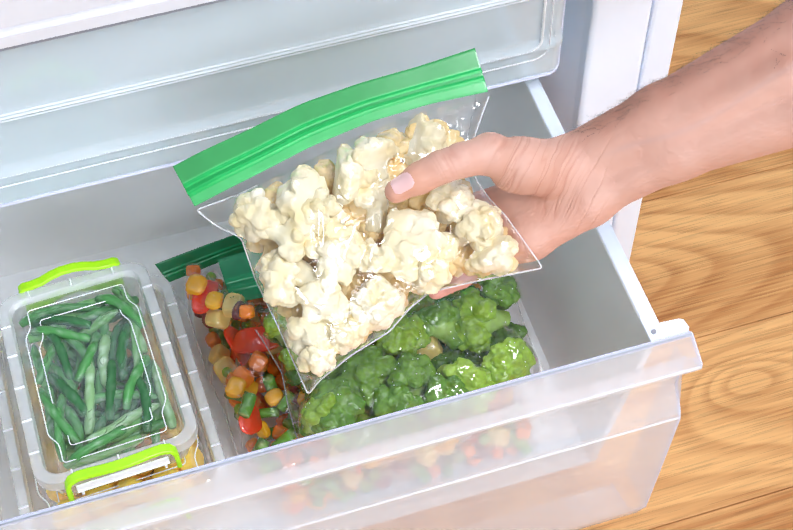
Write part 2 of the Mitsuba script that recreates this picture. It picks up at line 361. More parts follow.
# ================================================================== food shapes
def noise3(P, f, seed): return meshkit.fbm(np.asarray(P) * f + 31.7 * seed, 3, seed)
def floret_mesh(seed, kind):
    """A floret of unit crown width: crown towards +z, stalk towards -z."""
    g = np.random.default_rng(seed)
    cauli = kind == 'cauliflower'
    h = 1 / 36
    P, lo = grid_points((-.66, -.66, -.82), (.66, .66, .62), h)
    cutlen = g.uniform(.36, .60)
    D = cone_sdf(P, (0, 0, -.05), (g.normal(0, .05), g.normal(0, .05), -cutlen), g.uniform(.17, .22), g.uniform(.12, .16) if not cauli else g.uniform(.15, .22))
    D = smin(D, np.linalg.norm(P - np.array([0, 0, .02], np.float32), axis=-1) - (.27 if cauli else .24), .08)
    n = 12 if cauli else 13
    blobs = []
    for i in range(n):
        z = 1 - 1.05 * (i + .5) / n
        a = i * 2.39996 + g.uniform(-.3, .3)
        s = math.sqrt(max(0, 1 - z * z))
        c = np.array([s * math.cos(a), s * math.sin(a), z * .8 - .03]) * g.uniform(.27, .36)
        r = g.uniform(.12, .19)
        blobs.append((c, r))
        D = smin(D, cone_sdf(P, (0, 0, -.32 + .1 * g.random()), c * .8, .085, .09), .06)
    C = np.full(P.shape[:3], 9.0, np.float32)
    for c, r in blobs:
        C = smin(C, np.linalg.norm(P - c.astype(np.float32), axis=-1) - r, .03 if cauli else .05)
        for j in range(9 if cauli else 12):
            d = g.normal(size=3); d += c / np.linalg.norm(c) * 1.4; d /= np.linalg.norm(d)
            rr_ = g.uniform(.05, .085) if cauli else g.uniform(.035, .06)
            q = (c + d * (r - .01)).astype(np.float32)
            C = smin(C, np.linalg.norm(P - q, axis=-1) - rr_, .055 if cauli else .012)
    if cauli:
        C = C + (meshkit.fbm(P * 14 + seed, 2, seed) - .5).astype(np.float32) * .065
    D = smin(D, C, .07 if cauli else .03)
    D = np.maximum(D, -(P[..., 2] + cutlen))
    if g.random() < (.55 if cauli else .3):          # a floret halved by the knife shows a flat side
        a = g.uniform(0, 6.28)
        D = np.maximum(D, P[..., 0] * math.cos(a) + P[..., 1] * math.sin(a) - g.uniform(.10, .2))
    m = surface_nets(D, lo, h)
    parts = m.split(only_watertight=False)
    m = max(parts, key=lambda q: len(q.faces))
    m = trimesh.smoothing.filter_taubin(m, iterations=4 if cauli else 2)
    v = np.array(m.vertices)
    f = sstep(-.22, .10, np.linalg.norm(v, axis=1) - .30 + .35 * (v[:, 2] - 0.0) + .10 * (noise3(v, 5, seed) - .5))
    n1, n2 = noise3(v, 2.6, seed + 1)[:, None], noise3(v, 14, seed + 2)[:, None]
    tone = g.uniform(0, 1)
    if cauli:
        crown = np.array([.80, .715, .49]) * (1 - .08 * tone) + 0 * n1
        crown = crown + (n1 - .5) * np.array([.10, .20, .40])
        stem = np.array([.83, .79, .60]) + (n1 - .5) * np.array([.10, .20, .38])
        col = lerp(stem, crown, f) * (.97 + .10 * (n2 - .5))
    else:
        crown = (np.array([.035, .15, .018]) * (1 - tone) + np.array([.36, .55, .045]) * tone) + (n1 - .5) * np.array([.12, .16, .03])
        crown = crown * (.55 + .9 * n2)
        stem = np.array([.42, .62, .17]) + (n1 - .5) * np.array([.2, .22, .1])
        col = lerp(stem, crown, f)
    return m, np.clip(col, .01, .96)
CAULI = [floret_mesh(100 + i, 'cauliflower') for i in range(8)]
BROC = [floret_mesh(200 + i, 'broccoli') for i in range(7)]

def aim(crown, spin):
    """Rotation that turns +z to the given direction, after a spin about z."""
    c = np.asarray(crown, float); c /= np.linalg.norm(c)
    x = np.cross([0, 0, 1.0], c)
    s = np.linalg.norm(x)
    ang = math.acos(np.clip(c[2], -1, 1))
    r = Rot.from_rotvec(x / s * ang) if s > 1e-6 else Rot.identity() if c[2] > 0 else Rot.from_rotvec([math.pi, 0, 0])
    return (r * Rot.from_rotvec([0, 0, spin])).as_matrix()

class Pile:
    """Pieces laid one upon another: a height map over a local plane (metres)."""
    def __init__(self, lo, hi, H0, res=.002):
        self.lo, self.res = np.array(lo, float), res
        self.n = np.ceil((np.array(hi) - lo) / res).astype(int) + 1
        x, y = np.meshgrid(lo[0] + res * np.arange(self.n[0]), lo[1] + res * np.arange(self.n[1]), indexing='ij')
        self.x, self.y = x, y
        self.H = H0(x, y) if callable(H0) else np.full(x.shape, float(H0))
        self.base = self.H.copy()
        self.top = np.full(x.shape, -9.0); self.bot = np.full(x.shape, 9.0)
    def cells(self, v, x, y):
        ij = np.round((v[:, :2] + (x, y) - self.lo) / self.res).astype(int)
        return np.clip(ij, 0, self.n - 1)
    def rest(self, v, x, y, sink=0.0):
        ij = self.cells(v, x, y)
        return (self.H[ij[:, 0], ij[:, 1]] - v[:, 2]).max() - sink
    def put(self, v, x, y, z):
        ij = self.cells(v, x, y)
        t = np.full(self.H.shape, -9.0)
        np.maximum.at(t, (ij[:, 0], ij[:, 1]), v[:, 2] + z)
        t = ndi.grey_closing(t, 3)
        np.minimum.at(self.bot, (ij[:, 0], ij[:, 1]), v[:, 2] + z)
        self.H = np.maximum(self.H, t); self.top = np.maximum(self.top, t)

def film_mesh(poly, pile, seam_z, step=.0022, slack=.0012, wrinkle=.0010, span=9, seed=1, soft=1.2, edge=2.2, folds=()):
    """Two sheets joined along the seam: the lower lies on the pile's base, the upper is drawn tight over the pieces."""
    res = pile.res
    lowz = ndi.gaussian_filter(np.minimum(pile.base, ndi.grey_erosion(np.minimum(pile.bot, pile.base), 5)), 1.2)
    H = np.maximum(pile.top, pile.base)
    k = 2 * span + 1
    disk = np.hypot(*np.meshgrid(np.arange(-span, span + 1), np.arange(-span, span + 1))) <= span
    up = ndi.grey_closing(H, footprint=disk)
    up = np.maximum(ndi.gaussian_filter(up, soft * 2), ndi.gaussian_filter(np.maximum(H, up - .004), soft)) + slack
    ring = poly.exterior
    L = ring.length
    nb = int(L / step)
    bp = np.array([ring.interpolate(L * i / nb).coords[0] for i in range(nb)])
    x0, y0, x1, y1 = poly.bounds
    gx, gy = np.meshgrid(np.arange(x0, x1, step), np.arange(y0, y1, step), indexing='ij')
    gy = gy + (np.arange(gx.shape[0])[:, None] % 2) * step * .5
    g = np.column_stack([gx.ravel(), gy.ravel()])
    g = g[contains_xy(poly.buffer(-step * .7), g[:, 0], g[:, 1])]
    pts = np.vstack([bp, g])
    t = Delaunay(pts).simplices
    c = pts[t].mean(1)
    t = t[contains_xy(poly, c[:, 0], c[:, 1])]
    a = pts[t]
    sgn = (a[:, 1, 0] - a[:, 0, 0]) * (a[:, 2, 1] - a[:, 0, 1]) - (a[:, 1, 1] - a[:, 0, 1]) * (a[:, 2, 0] - a[:, 0, 0])
    t[sgn < 0] = t[sgn < 0][:, ::-1]
    ij = ((pts - pile.lo) / res).T
    zu = ndi.map_coordinates(up, ij, order=1, mode='nearest')
    zl = ndi.map_coordinates(lowz, ij, order=1, mode='nearest') - .0008
    d = cKDTree(bp).query(pts)[0]; d[:nb] = 0
    sz = seam_z(pts[:, 0], pts[:, 1])
    e = np.clip(d * edge / .012, 0, 1) ** .6
    q = np.column_stack([pts, 0 * d])
    warp = meshkit.fbm(q * 16 + seed, 2, seed + 7)[:, None] * .05
    ridge = 1 - np.abs(2 * meshkit.noise((q + warp) * 40 + seed, seed) - 1) 
    ang = meshkit.noise(q * 9, seed + 5) * 6.28
    along = pts[:, 0] * np.cos(ang) + pts[:, 1] * np.sin(ang)
    fold = 1 - np.abs(2 * meshkit.noise(np.column_stack([along * 210, 0 * d, ang]), seed + 3) - 1)
    hang = sstep(.0005, .006, zu - ndi.map_coordinates(ndi.grey_dilation(H, 3), ij, order=1, mode='nearest'))
    zu = sz + (zu - sz) * e + wrinkle * (ridge ** 2 * 2.2 + fold ** 4 * (.5 + 2.2 * hang)) * np.clip(d / .01, 0, 1)
    zl = sz + (np.minimum(zl, zu - .0006) - sz) * e
    for ax_, ay_, bx_, by_, A_, s_ in folds:        # creases where the film is pulled tight
        a_, b_ = np.array([ax_, ay_]), np.array([bx_, by_])
        u_ = np.clip((pts - a_) @ (b_ - a_) / ((b_ - a_) @ (b_ - a_)), 0, 1)
        off = np.linalg.norm(pts - a_ - u_[:, None] * (b_ - a_), axis=1)
        off = off + .0012 * (meshkit.noise(q * 60, seed + 11) - .5)
        zu = zu + A_ * np.exp(-(off / s_) ** 2) * np.sin(np.pi * np.clip(u_ * .9 + .06, 0, 1)) ** .5 * np.clip(d / .006, 0, 1)
    zu = np.maximum(zu, zl + .0004)
    Hs = ndi.map_coordinates(ndi.grey_dilation(H, 3), ij, order=1, mode='nearest')
    zu = np.maximum(zu, np.where(d > .002, Hs + .0007, -9))
    zu[:nb] = sz[:nb]; zl[:nb] = sz[:nb]
    n = len(pts)
    back = np.where(np.arange(n) < nb, np.arange(n), np.arange(n) + n)
    v = np.vstack([np.column_stack([pts, zu]), np.column_stack([pts, zl])])
    film_mesh.seam = np.column_stack([bp, sz[:nb]])
    return trimesh.Trimesh(v, np.vstack([t, back[t][:, ::-1]]), process=False)
def seam_strip(M, keep):
    p = film_mesh.seam
    on = keep(p)
    i = int(np.argmax(~on)); p, on = np.roll(p, -i, 0), np.roll(on, -i)
    m = tube(ndi.gaussian_filter1d(p[on], 1.0, axis=0, mode='nearest'), .0006, 6, flat=.5)
    m.apply_transform(M)
    return m

def zip_band(top, bot, tone, n=90):
    """The zipper: a double flange of coloured film with the track ridges; top and bot are polylines of equal role."""
    def res(p):
        p = np.asarray(p, float)
        s = np.r_[0, np.cumsum(np.linalg.norm(np.diff(p, axis=0), axis=1))]
        u = np.linspace(0, s[-1], n)
        q = np.column_stack([np.interp(u, s, p[:, k]) for k in range(3)])
        return ndi.gaussian_filter1d(q, 3, axis=0, mode='nearest')
    A, B = res(top), res(bot)
    nrm = np.cross(np.gradient(A, axis=0), A - B)
    nrm /= np.linalg.norm(nrm, axis=1, keepdims=True)
    ts = np.r_[np.linspace(0, .40, 7), .44, .46, .48, .52, .55, .57, .60, .63, .65, .67, .71, .74, .76, .80, .90, 1.0]
    th = .00040 + .0011 * np.exp(-((ts - .515) / .028) ** 2) + .0014 * np.exp(-((ts - .695) / .030) ** 2) + .0003 * np.exp(-((ts - .02) / .03) ** 2)
    light, deep, fade = [np.array(c) for c in tone]
    ct = np.array([light if t < .42 else deep if .44 < t < .78 else fade for t in ts])
    ct[(ts > .56) & (ts < .64)] *= .72
    rings, cols = [], []
    for i in range(n):
        p = A[i] + (B[i] - A[i]) * ts[:, None]
        rings.append(np.vstack([p + nrm[i] * th[:, None], (p - nrm[i] * th[:, None])[::-1]]))
        cols.append(np.vstack([ct, ct[::-1]]) * (1 + .10 * (meshkit.noise(np.array([[i * .13, 2.0, 1.0]]), 4)[0] - .5)))
    m = loft(rings)
    col = np.vstack(cols + [ct[:1], ct[:1]])
    return m, np.clip(col[:len(m.vertices)], 0, 1)

PIECE = {}
def piece_shape(kind, i, mesh, col, smooth=True):
    PIECE[kind, i] = (mesh, mikit.ply(mesh, 'mat_curd' if kind[:5] == 'cauli' else 'mat_food', smooth=smooth, color=col))
def mottled(m, base, amp, seed, f=90, frost=0.0):
    v = np.array(m.vertices)
    n = noise3(v, f, seed)[:, None]
    c = np.asarray(base) * (1 + amp * (n - .5) * 2)
    fr = sstep(.5, .8, noise3(v, f * 2.2, seed + 9))[:, None] * frost
    return np.clip(c * (1 - fr) + np.array([.80, .86, .80]) * fr, .01, .97)
def lump(size, seed, sub=2, amp=.12, sq=0.0):
    m = trimesh.creation.icosphere(sub)
    v = np.array(m.vertices)
    if sq:
        v = np.sign(v) * np.abs(v) ** (1 - sq)
        v /= np.abs(v).max(0)
    v *= 1 + amp * (noise3(v, 1.5, seed)[:, None] - .5) * 2
    return trimesh.Trimesh(v * np.asarray(size), m.faces, process=False)
def bean_mesh(g, length, r, bend, cut=True, sides=9):
    n = 14
    t = np.linspace(-1, 1, n)
    tw = g.uniform(-.3, .3)
    p = np.column_stack([t * length / 2, bend * (1 - t * t) + tw * .004 * np.sin(3 * t), .0015 * np.sin(2.1 * t + tw * 9)])
    rad = r * (1 + .10 * np.sin(t * 9 + tw * 20)) * np.where(np.abs(t) > .93, .80, 1)
    if not cut: rad = rad * np.clip((1 - t) / .35, .22, 1) ** .6
    return tube(p, rad, sides, flat=.88)
def near(color, amp, g): return np.clip(np.asarray(color) * (1 + g.uniform(-amp, amp)), .01, .95)
gp = np.random.default_rng(5)
for i in range(12):       # whole green beans
    m = bean_mesh(gp, gp.uniform(.045, .078), gp.uniform(.0044, .0056), gp.uniform(-.009, .009), gp.random() < .6)
    tone = [(.035, .15, .05), (.07, .27, .07), (.14, .38, .10), (.25, .46, .20)][i % 4]
    piece_shape('green bean', i, m, mottled(m, tone, .25, i, 120, [.1, .3, .35, .6][i % 4]))
for i in range(6):        # yellow chunks
    m = lump((gp.uniform(.014, .019), gp.uniform(.011, .014), gp.uniform(.009, .011)), 40 + i, 2, .25, .3)
    piece_shape('yellow chunk', i, m, mottled(m, near((.95, .60, .09), .10, gp), .15, i, 90, .15))
for i in range(5):
    m = lump((.0062, .0058, .0055), 60 + i, 2, .07, .45)
    piece_shape('carrot cube', i, m, mottled(m, near((.95, .23, .004), .12, gp), .12, i, 120, .12))
    m = tube(np.column_stack([np.linspace(-.010, .010, 6) * gp.uniform(.8, 1.2), .002 * np.cos(np.linspace(-1, 1, 6)) * gp.uniform(-1, 1), np.zeros(6)]), .0046, 9)
    c = mottled(m, near((.12, .34, .03), .25, gp), .2, i, 100, .15)
    c[-2:] = (.42, .55, .20)
    piece_shape('cut green bean', i, m, c)
    m = lump((.0085, .0052, .0050), 80 + i, 2, .04)
    v = np.array(m.vertices); v[:, 1] += 14 * v[:, 0] ** 2 - .0006; m.vertices = v
    piece_shape('kidney bean', i, m, mottled(m, near((.20, .02, .035), .25, gp), .15, i, 120, .08))
    m = lump((.0085, .0075, .0045), 90 + i, 2, .15, .35)
    piece_shape('yellow pepper chunk', i, m, mottled(m, near((.96, .46, .004), .10, gp), .12, i, 100, .1))
    m = lump((.0095, .0085, .0080), 95 + i, 2, .10, .5)
    piece_shape('potato chunk', i, m, mottled(m, near((.88, .66, .22), .08, gp), .12, i, 100, .15))
    m = lump((.0045, .0045, .0045), 97 + i, 2, .03)
    piece_shape('pea', i, m, mottled(m, near((.20, .42, .04), .2, gp), .12, i, 100, .15))
    m = lump((.020, .011, .0028), 70 + i, 3, .12, .25)
    v = np.array(m.vertices); v[:, 2] += 14 * v[:, 1] ** 2 - 6 * v[:, 0] ** 2; m.vertices = v
    piece_shape('red pepper slice', i, m, mottled(m, near((.78, .04, .006), .12, gp), .12, i, 80, .06))

def lay(pile, kind, i, M, x, y, R, key, label, category, group, scale=1.0, sink=0.0, minz=None, hmax=None, cap=None):
    m, shape = PIECE[kind, i]
    v = (np.array(m.vertices) * scale) @ R.T
    S = np.eye(3)
    if hmax is not None:
        S[2, 2] = min(1.0, hmax / (v[:, 2].max() - v[:, 2].min()))
        v = v @ S
    z = pile.rest(v, x, y, sink)
    if minz is not None: z = max(z, minz)
    if cap is not None: z = min(z, cap - v[:, 2].max())
    pile.put(v, x, y, z)
    A = np.eye(4); A[:3, :3] = S @ R * scale; A[:3, 3] = (x, y, z)
    k = add(key, None, None, shape=shape, to_world=M @ A)
    say(k, label, category, group)
    return k, z

def keep_in(poly, kind, i, x, y, R, S):
    """Moves a piece towards the middle of its bag, and shrinks it a little, until its outline lies inside."""
    c = np.array(poly.centroid.coords[0])
    u = np.array(PIECE[kind, i][0].vertices)[::7] @ R.T
    p = np.array([x, y], float)
    for n in range(40):
        q = u[:, :2] * S + p
        out = ~contains_xy(poly, q[:, 0], q[:, 1])
        if out.mean() < .01: break
        g_ = c - q[out].mean(0)
        p = p + g_ / np.linalg.norm(g_) * .0012
        if n > 8: S *= .985
    return p[0], p[1], S

def bed(pile, kind, M, poly, pitch, size, hmax, g, key, label, category, group, inset, n=7, cap=None):
    """A close-packed bottom layer."""
    x0, y0, x1, y1 = poly.bounds
    for a, yy in enumerate(np.arange(y0 + pitch * .5, y1, pitch * .87)):
        for xx in np.arange(x0 + pitch * .3 + (a % 2) * pitch * .5, x1, pitch):
            x, y = xx + g.uniform(-.002, .002), yy + g.uniform(-.002, .002)
            if not contains_xy(poly, x, y): continue
            i, S = int(g.integers(n)), g.uniform(*size)
            R = aim((g.normal(), g.normal(), g.uniform(-.1, .7)), g.uniform(0, 6))
            x, y, S = keep_in(inset, kind, i, x, y, R, S)
            lay(pile, kind, i, M, x, y, R, key, label, category, group, S, .012, hmax=hmax, cap=cap)

# ================================================================== food containers
def container(M, w, l, h, label, clips=True, lid_label=None):
    c = name('food_container')
    say(c, label, 'container')
    def put(part, mesh, mat, smooth=35, text=None):
        m = mesh.copy(); m.apply_transform(M)
        k = add(c + '__' + part, m, mat, smooth=smooth)
        if text: say(k, text)
        return k
    def ring(ins, z, r=.020): return np.column_stack([rr(w - 2 * ins, l - 2 * ins, max(r - ins * .6, .004)), np.full(36, z)])
    outer = [ring(.004, -.010), ring(.0065, -.012), ring(.0085, -.05 * h / .08), ring(.012, -h + .006), ring(.016, -h)]
    inner = [ring(.0175, -h + .0015), ring(.0135, -h + .007), ring(.0100, -.05 * h / .08), ring(.0080, -.012), ring(.0070, -.010)]
    put('body', loft(outer + inner, False, False), 'mat_body')
    mb = loft([ring(.0160, -h), ring(.0175, -h + .0015)]); put('base', mb, 'mat_body')
    lid = loft([ring(.0112, -.0062), ring(.0130, -.0050), ring(.0140, -.0050)], False, True)
    lid2 = loft([ring(.0112, -.0074), ring(.0130, -.0062), ring(.0140, -.0062)], False, True)
    lid2.invert()
    L = put('lid', cat(lid, lid2), 'mat_lid')
    prof_ = [(.0112, -.0072), (.0100, -.0016), (.0092, -.0004), (.0080, 0), (.0015, 0), (.0004, -.0006), (0, -.0020), (.0003, -.0120), (.0016, -.0120), (.0016, -.0020), (.0088, -.0018), (.0100, -.0072)]
    say(put('lid__rim', loft([ring(a, b) for a, b in prof_], closed=True), 'mat_lid_rim'), 'milky raised rim of the lid') if False else put('lid__rim', loft([ring(a, b) for a, b in prof_], closed=True), 'mat_lid_rim', text='milky raised rim of the lid')
    for s in (-1, 1):
        for t in (-.33, -.17, 0, .17, .33):
            put('lid__rib', rbox(s * (w / 2 - .0048) - .0046, s * (w / 2 - .0048) + .0046, t * l - .0008, t * l + .0008, -.001, .0011, .0005, 2), 'mat_ridge')
        for t in (-.28, 0.0, .28):
            put('lid__rib', rbox(t * w - .0008, t * w + .0008, s * (l / 2 - .0048) - .0046, s * (l / 2 - .0048) + .0046, -.001, .0011, .0005, 2), 'mat_ridge')
    def notched(ix, iy, nx, ny):
        a, b = w / 2 - ix, l / 2 - iy
        q = [(a - nx, b), (a - nx, b - ny), (a, b - 1.6 * ny), (a, -b + 1.6 * ny), (a - nx, -b + ny), (a - nx, -b)]
        q = q + [(-x, y) for x, y in q[::-1]]
        out = []
        for i in range(len(q)):
            p0, p1, p2 = np.array(q[i - 1]), np.array(q[i]), np.array(q[(i + 1) % len(q)])
            d0, d1 = (p0 - p1) / np.linalg.norm(p0 - p1), (p2 - p1) / np.linalg.norm(p2 - p1)
            k = min(.003, .3 * np.linalg.norm(p0 - p1), .3 * np.linalg.norm(p2 - p1))
            out += [p1 + d0 * k, p1 + (d0 + d1) * k * .3, p1 + d1 * k]
        return np.column_stack([np.array(out), np.full(len(out), -.0046)])
    put('lid__ridge', tube(notched(.019, .021, .007, .020), .00055, 6, closed=True), 'mat_ridge', smooth=50, text='thin pale moulded line on the lid')
    put('lid__ridge', tube(notched(.029, .036, .006, .020), .00055, 6, closed=True), 'mat_ridge', smooth=50)
    for s in (-1, 1):
        e = s * (l / 2 + .0015)
        path = [(-.047, -.020, .0035), (-.047, -.008, .0040), (-.0462, -.001, .0028), (-.043, .0026, .0012), (-.036, .0036, 0), (-.026, .0044, .0008), (-.016, .0062, .0030), (-.006, .0072, .0042)]
        path = path + [(-x, z, o) for x, z, o in path[::-1]]
        p = np.array([(x, e + s * o, z) for x, z, o in path])
        rings = []
        for i in range(len(p)):
            t = p[min(i + 1, len(p) - 1)] - p[max(i - 1, 0)]
            t[1] = 0; t /= np.linalg.norm(t)
            nn = np.array([-t[2], 0, t[0]])
            q = rr(.0098, .0042, .0016, 4)
            rings.append(p[i] + q[:, :1] * np.array([0, 1.0, 0]) + q[:, 1:] * nn)
        mm = loft(rings); mm.fix_normals()
        k = put('clip', mm, 'mat_lime', smooth=50, text='lime green locking clip')
        if s < 0:
            put(k[len(c) + 2:] + '__tab', cat(rbox(-.040, .040, e - .0065, e - .0050, -.0105, -.001, .0006, 2), rbox(-.040, .040, e - .0078, e - .0060, -.0100, -.0085, .0006, 2), *[rbox(a - .0012, a + .0012, e - .0085, e - .004, -.014, -.009, .0005, 2) for a in (-.036, .036)]), 'mat_ridge', text='white tab below the clip')
    return c
def pose(x, y, z, yaw, pitch, roll):
    M = np.eye(4)
    M[:3, :3] = Rot.from_euler('zxy', [yaw, pitch, roll]).as_matrix()
    M[:3, 3] = (x, y, z)
    return M
MA = pose(-.5005, .158, -.050, .07, -.07, .03)
MB = pose(-.506, .156, -.108, .055, -.01, 0)
container(MA, .143, .217, .050, 'clear lidded container of frozen green beans with lime green clips, on top of another container')
container(MB, .186, .250, .087, 'larger clear lidded container of yellow chunks under the container of green beans')
gb = np.random.default_rng(12)
pile = Pile((-.060, -.098), (.060, .098), -.0475, .0015)
pile.H += .018 * sstep(-.072, -.098, pile.y)
pile.H[(np.abs(pile.x) > .0575) | (np.abs(pile.y) > .0935)] = .05
NB = 800
for q in range(NB):
    best = None
    for _ in range(34):
        i = gb.integers(12); m = PIECE['green bean', i][0]
        a = gb.normal(.75, .75) if gb.random() < .75 else gb.uniform(0, 3.14)
        R = Rot.from_euler('zxy', [a, gb.uniform(-1.5, 1.5) * 0, gb.uniform(-.22, .22)]).as_matrix() @ Rot.from_rotvec([gb.uniform(0, 6.28), 0, 0]).as_matrix()
        v = np.array(m.vertices) @ R.T
        ex = np.abs(v).max(0)
        if ex[0] > .053 or ex[1] > .088: continue
        x, y = gb.uniform(-.057 + ex[0], .057 - ex[0]), gb.uniform(-.092 + ex[1], .092 - ex[1])
        z = pile.rest(v, x, y, .0024)
        if best is None or z < best[0]: best = (z, i, R, x, y)
    z, i, R, x, y = best
    if z > -.0112: continue
    tone_ = ['dark green bean', 'mid green bean', 'light green bean', 'pale frosty green bean'][i % 4]
    where_ = 'under the front third of the top container lid' if y < -.030 else 'under the middle of the top container lid' if y < .030 else 'under the back third of the top container lid'
    if z < -.034: where_ = 'deep in the pile ' + where_.replace('under', 'below').replace(' the top container lid', ' the lid')
    lay(pile, 'green bean', i, MA, x, y, R, 'green_bean', tone_ + ' ' + where_, 'green bean', tone_ + 's ' + where_, sink=.0024)
pile = Pile((-.084, -.114), (.084, .114), -.0845, .002)
pile.H[(np.abs(pile.x) > .0775) | (np.abs(pile.y) > .1095)] = .05
for q in range(300):
    best = None
    for _ in range(14):
        i = gb.integers(6); m = PIECE['yellow chunk', i][0]
        R = Rot.random(random_state=int(gb.integers(1 << 30))).as_matrix()
        v = np.array(m.vertices) @ R.T
        x, y = gb.uniform(-.064, .064), gb.uniform(-.097, .097)
        z = pile.rest(v, x, y, .001)
        if best is None or z < best[0]: best = (z, i, R, x, y)
    z, i, R, x, y = best
    if z > -.0165: continue
    where_ = 'at the front of the lower container' if y < -.05 else 'in the lower container under the green bean container'
    lay(pile, 'yellow chunk', i, MB, x, y, R, 'yellow_vegetable_chunk', 'yellow frozen vegetable chunk ' + where_, 'vegetable chunk', 'yellow chunks ' + where_, sink=.001)

for q in range(60):        # the row against the front wall
    i = int(gb.integers(6)); m = PIECE['yellow chunk', i][0]
    R = Rot.from_euler('zxy', [gb.uniform(0, 3), gb.uniform(-.5, .5), gb.uniform(-.5, .5)]).as_matrix()
    x, y = -.066 + .0147 * (q % 10), -.0965 + gb.uniform(-.001, .004)
    if pile.rest(np.array(m.vertices) @ R.T, x, y, .004) > -.0175: continue
    lay(pile, 'yellow chunk', i, MB, x, y, R, 'yellow_vegetable_chunk', 'yellow frozen vegetable chunk at the front of the lower container', 'vegetable chunk', 'yellow chunks at the front of the lower container', sink=.004)

# ================================================================== bag of mixed vegetables, flat on the tray
I4 = np.eye(4)
gm = np.random.default_rng(21)
mixed = Polygon([(-0.4241,0.3093), (-0.4125,0.275), (-0.4069,0.2034), (-0.4001,0.1515), (-0.3971,0.1038), (-.372, .016), (-.25, .012), (-.115, .016), (-.106, .10), (-.108, .22), (-.118, .292), (-.25, .300)])
pile = Pile((-.46, -.01), (-.08, .34), TZ + .004, .002)
KINDS = ['carrot cube', 'cut green bean', 'kidney bean', 'yellow pepper chunk', 'potato chunk', 'pea', 'red pepper slice']
PROB = np.array([.35, .25, .06, .18, .03, .09, .04])
TEXT = {'carrot cube': ('carrot_cube', 'orange carrot cube in the mixed vegetable bag', 'carrot'), 'cut green bean': ('green_bean_piece', 'cut green bean piece in the mixed vegetable bag', 'green bean'),
        'kidney bean': ('kidney_bean', 'dark red kidney bean in the mixed vegetable bag', 'kidney bean'), 'yellow pepper chunk': ('yellow_pepper_chunk', 'orange-yellow vegetable chunk in the mixed vegetable bag', 'vegetable chunk'),
        'potato chunk': ('potato_chunk', 'pale potato chunk in the mixed vegetable bag', 'potato'), 'pea': ('pea', 'green pea in the mixed vegetable bag', 'pea'), 'red pepper slice': ('red_pepper_slice', 'red pepper slice in the mixed vegetable bag', 'pepper')}
inner = mixed.buffer(-.014)
def mixed_piece(kind, x, y, R=None, scale=1.0, label=None):
    i = int(gm.integers(5))
    R = Rot.random(random_state=int(gm.integers(1 << 30))).as_matrix() if R is None else R
    k, l, c = TEXT[kind]
    x, y, scale = keep_in(mixed.buffer(-.004), kind, i, x, y, R, scale)
    where_ = ', in the strip beside the containers' if x < -.30 and y > .07 else ', behind the clear drawer front' if y < .075 else ', under the broccoli bag'
    if label is None: l = l + where_
    return lay(pile, kind, i, I4, x, y, R, k, label or l, c, None if label else kind + 's' + where_, scale, sink=.001)
count = 0
while count < 1100:
    left = gm.random() < .56
    best = None
    kind = KINDS[gm.choice(7, p=PROB)]
    for _ in range(16):
        x, y = (gm.uniform(-.43, -.30), gm.uniform(.02, .30)) if left else (gm.uniform(-.36, -.11), gm.uniform(.018, .11))
        if gm.random() < .12: x, y = gm.uniform(-.33, -.11), gm.uniform(.09, .29)
        if not contains_xy(inner, x, y): continue
        ij = pile.cells(np.array([[0, 0, 0.0]]), x, y)[0]
        hh = pile.H[max(ij[0] - 3, 0):ij[0] + 4, max(ij[1] - 3, 0):ij[1] + 4].mean()
        if best is None or hh < best[0]: best = (hh, x, y)
    if best is None: continue
    count += 1
    if best[0] > -.166: continue
    mixed_piece(kind, best[1], best[2], scale=gm.uniform(1.0, 1.35))
for px_, kind, sc, lab in (((-0.3918,0.244), 'red pepper slice', 1.0, 'largest red pepper slice near the dark green zipper'), ((-0.3651,0.2186), 'potato chunk', 1.15, 'pale potato chunk beside the broccoli bag edge'), ((-0.3619,0.2036), 'kidney bean', 1.25, 'purple kidney bean below the pale potato chunk'),
                          ((-0.4053,0.2584), 'yellow pepper chunk', 1.3, 'yellow chunk next to the dark green zipper end'), ((-0.3734,0.1567), 'carrot cube', 1.5, None), ((-0.3548,0.194), 'carrot cube', 1.2, None), ((-0.3559,0.163), 'carrot cube', 1.4, None), ((-0.3776,0.1119), 'cut green bean', 1.3, None), ((-0.3829,0.141), 'yellow pepper chunk', 1.2, None), ((-0.3819,0.2297), 'yellow pepper chunk', 1.1, None)):
    R = Rot.from_euler('z', 60, degrees=True).as_matrix() if kind != 'carrot cube' else None
    mixed_piece(kind, px_[0], px_[1], R, sc, lab)
b1 = name('zipper_bag')
say(b1, 'zipper bag of mixed frozen vegetables lying flat beside the containers', 'bag')
sm = lambda x, y: -.188 + .040 * sstep(.22, .30, y)
fm = film_mesh(mixed, pile, sm, seed=3, span=6, wrinkle=.0012)
add(b1 + '__film', fm, 'mat_film', smooth=True)
say(add(b1 + '__seam', seam_strip(I4, lambda p: p[:, 1] < .270), 'mat_seam'), 'whitish welded edge')
def line3(pts): return [(*p[:2], p[2]) for p in pts]
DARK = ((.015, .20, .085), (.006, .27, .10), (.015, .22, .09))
za = [(*(-0.435,0.3074), -.125), (*(-0.3878,0.3148), -.125), (*(-0.3391,0.3207), -.125), (-.22, .328, -.127), (-.12, .322, -.130)]
zb = [(*(-0.4264,0.2979), -.148), (*(-0.3828,0.3051), -.148), (*(-0.3406,0.3131), -.148), (-.22, .303, -.148), (-.118, .294, -.150)]
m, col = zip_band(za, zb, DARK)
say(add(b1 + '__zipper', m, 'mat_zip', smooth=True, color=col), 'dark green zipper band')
mixed_top = np.maximum(ndi.grey_closing(np.maximum(pile.top, pile.base), 15), pile.base) + .0045
mixed_lo = pile.lo.copy()

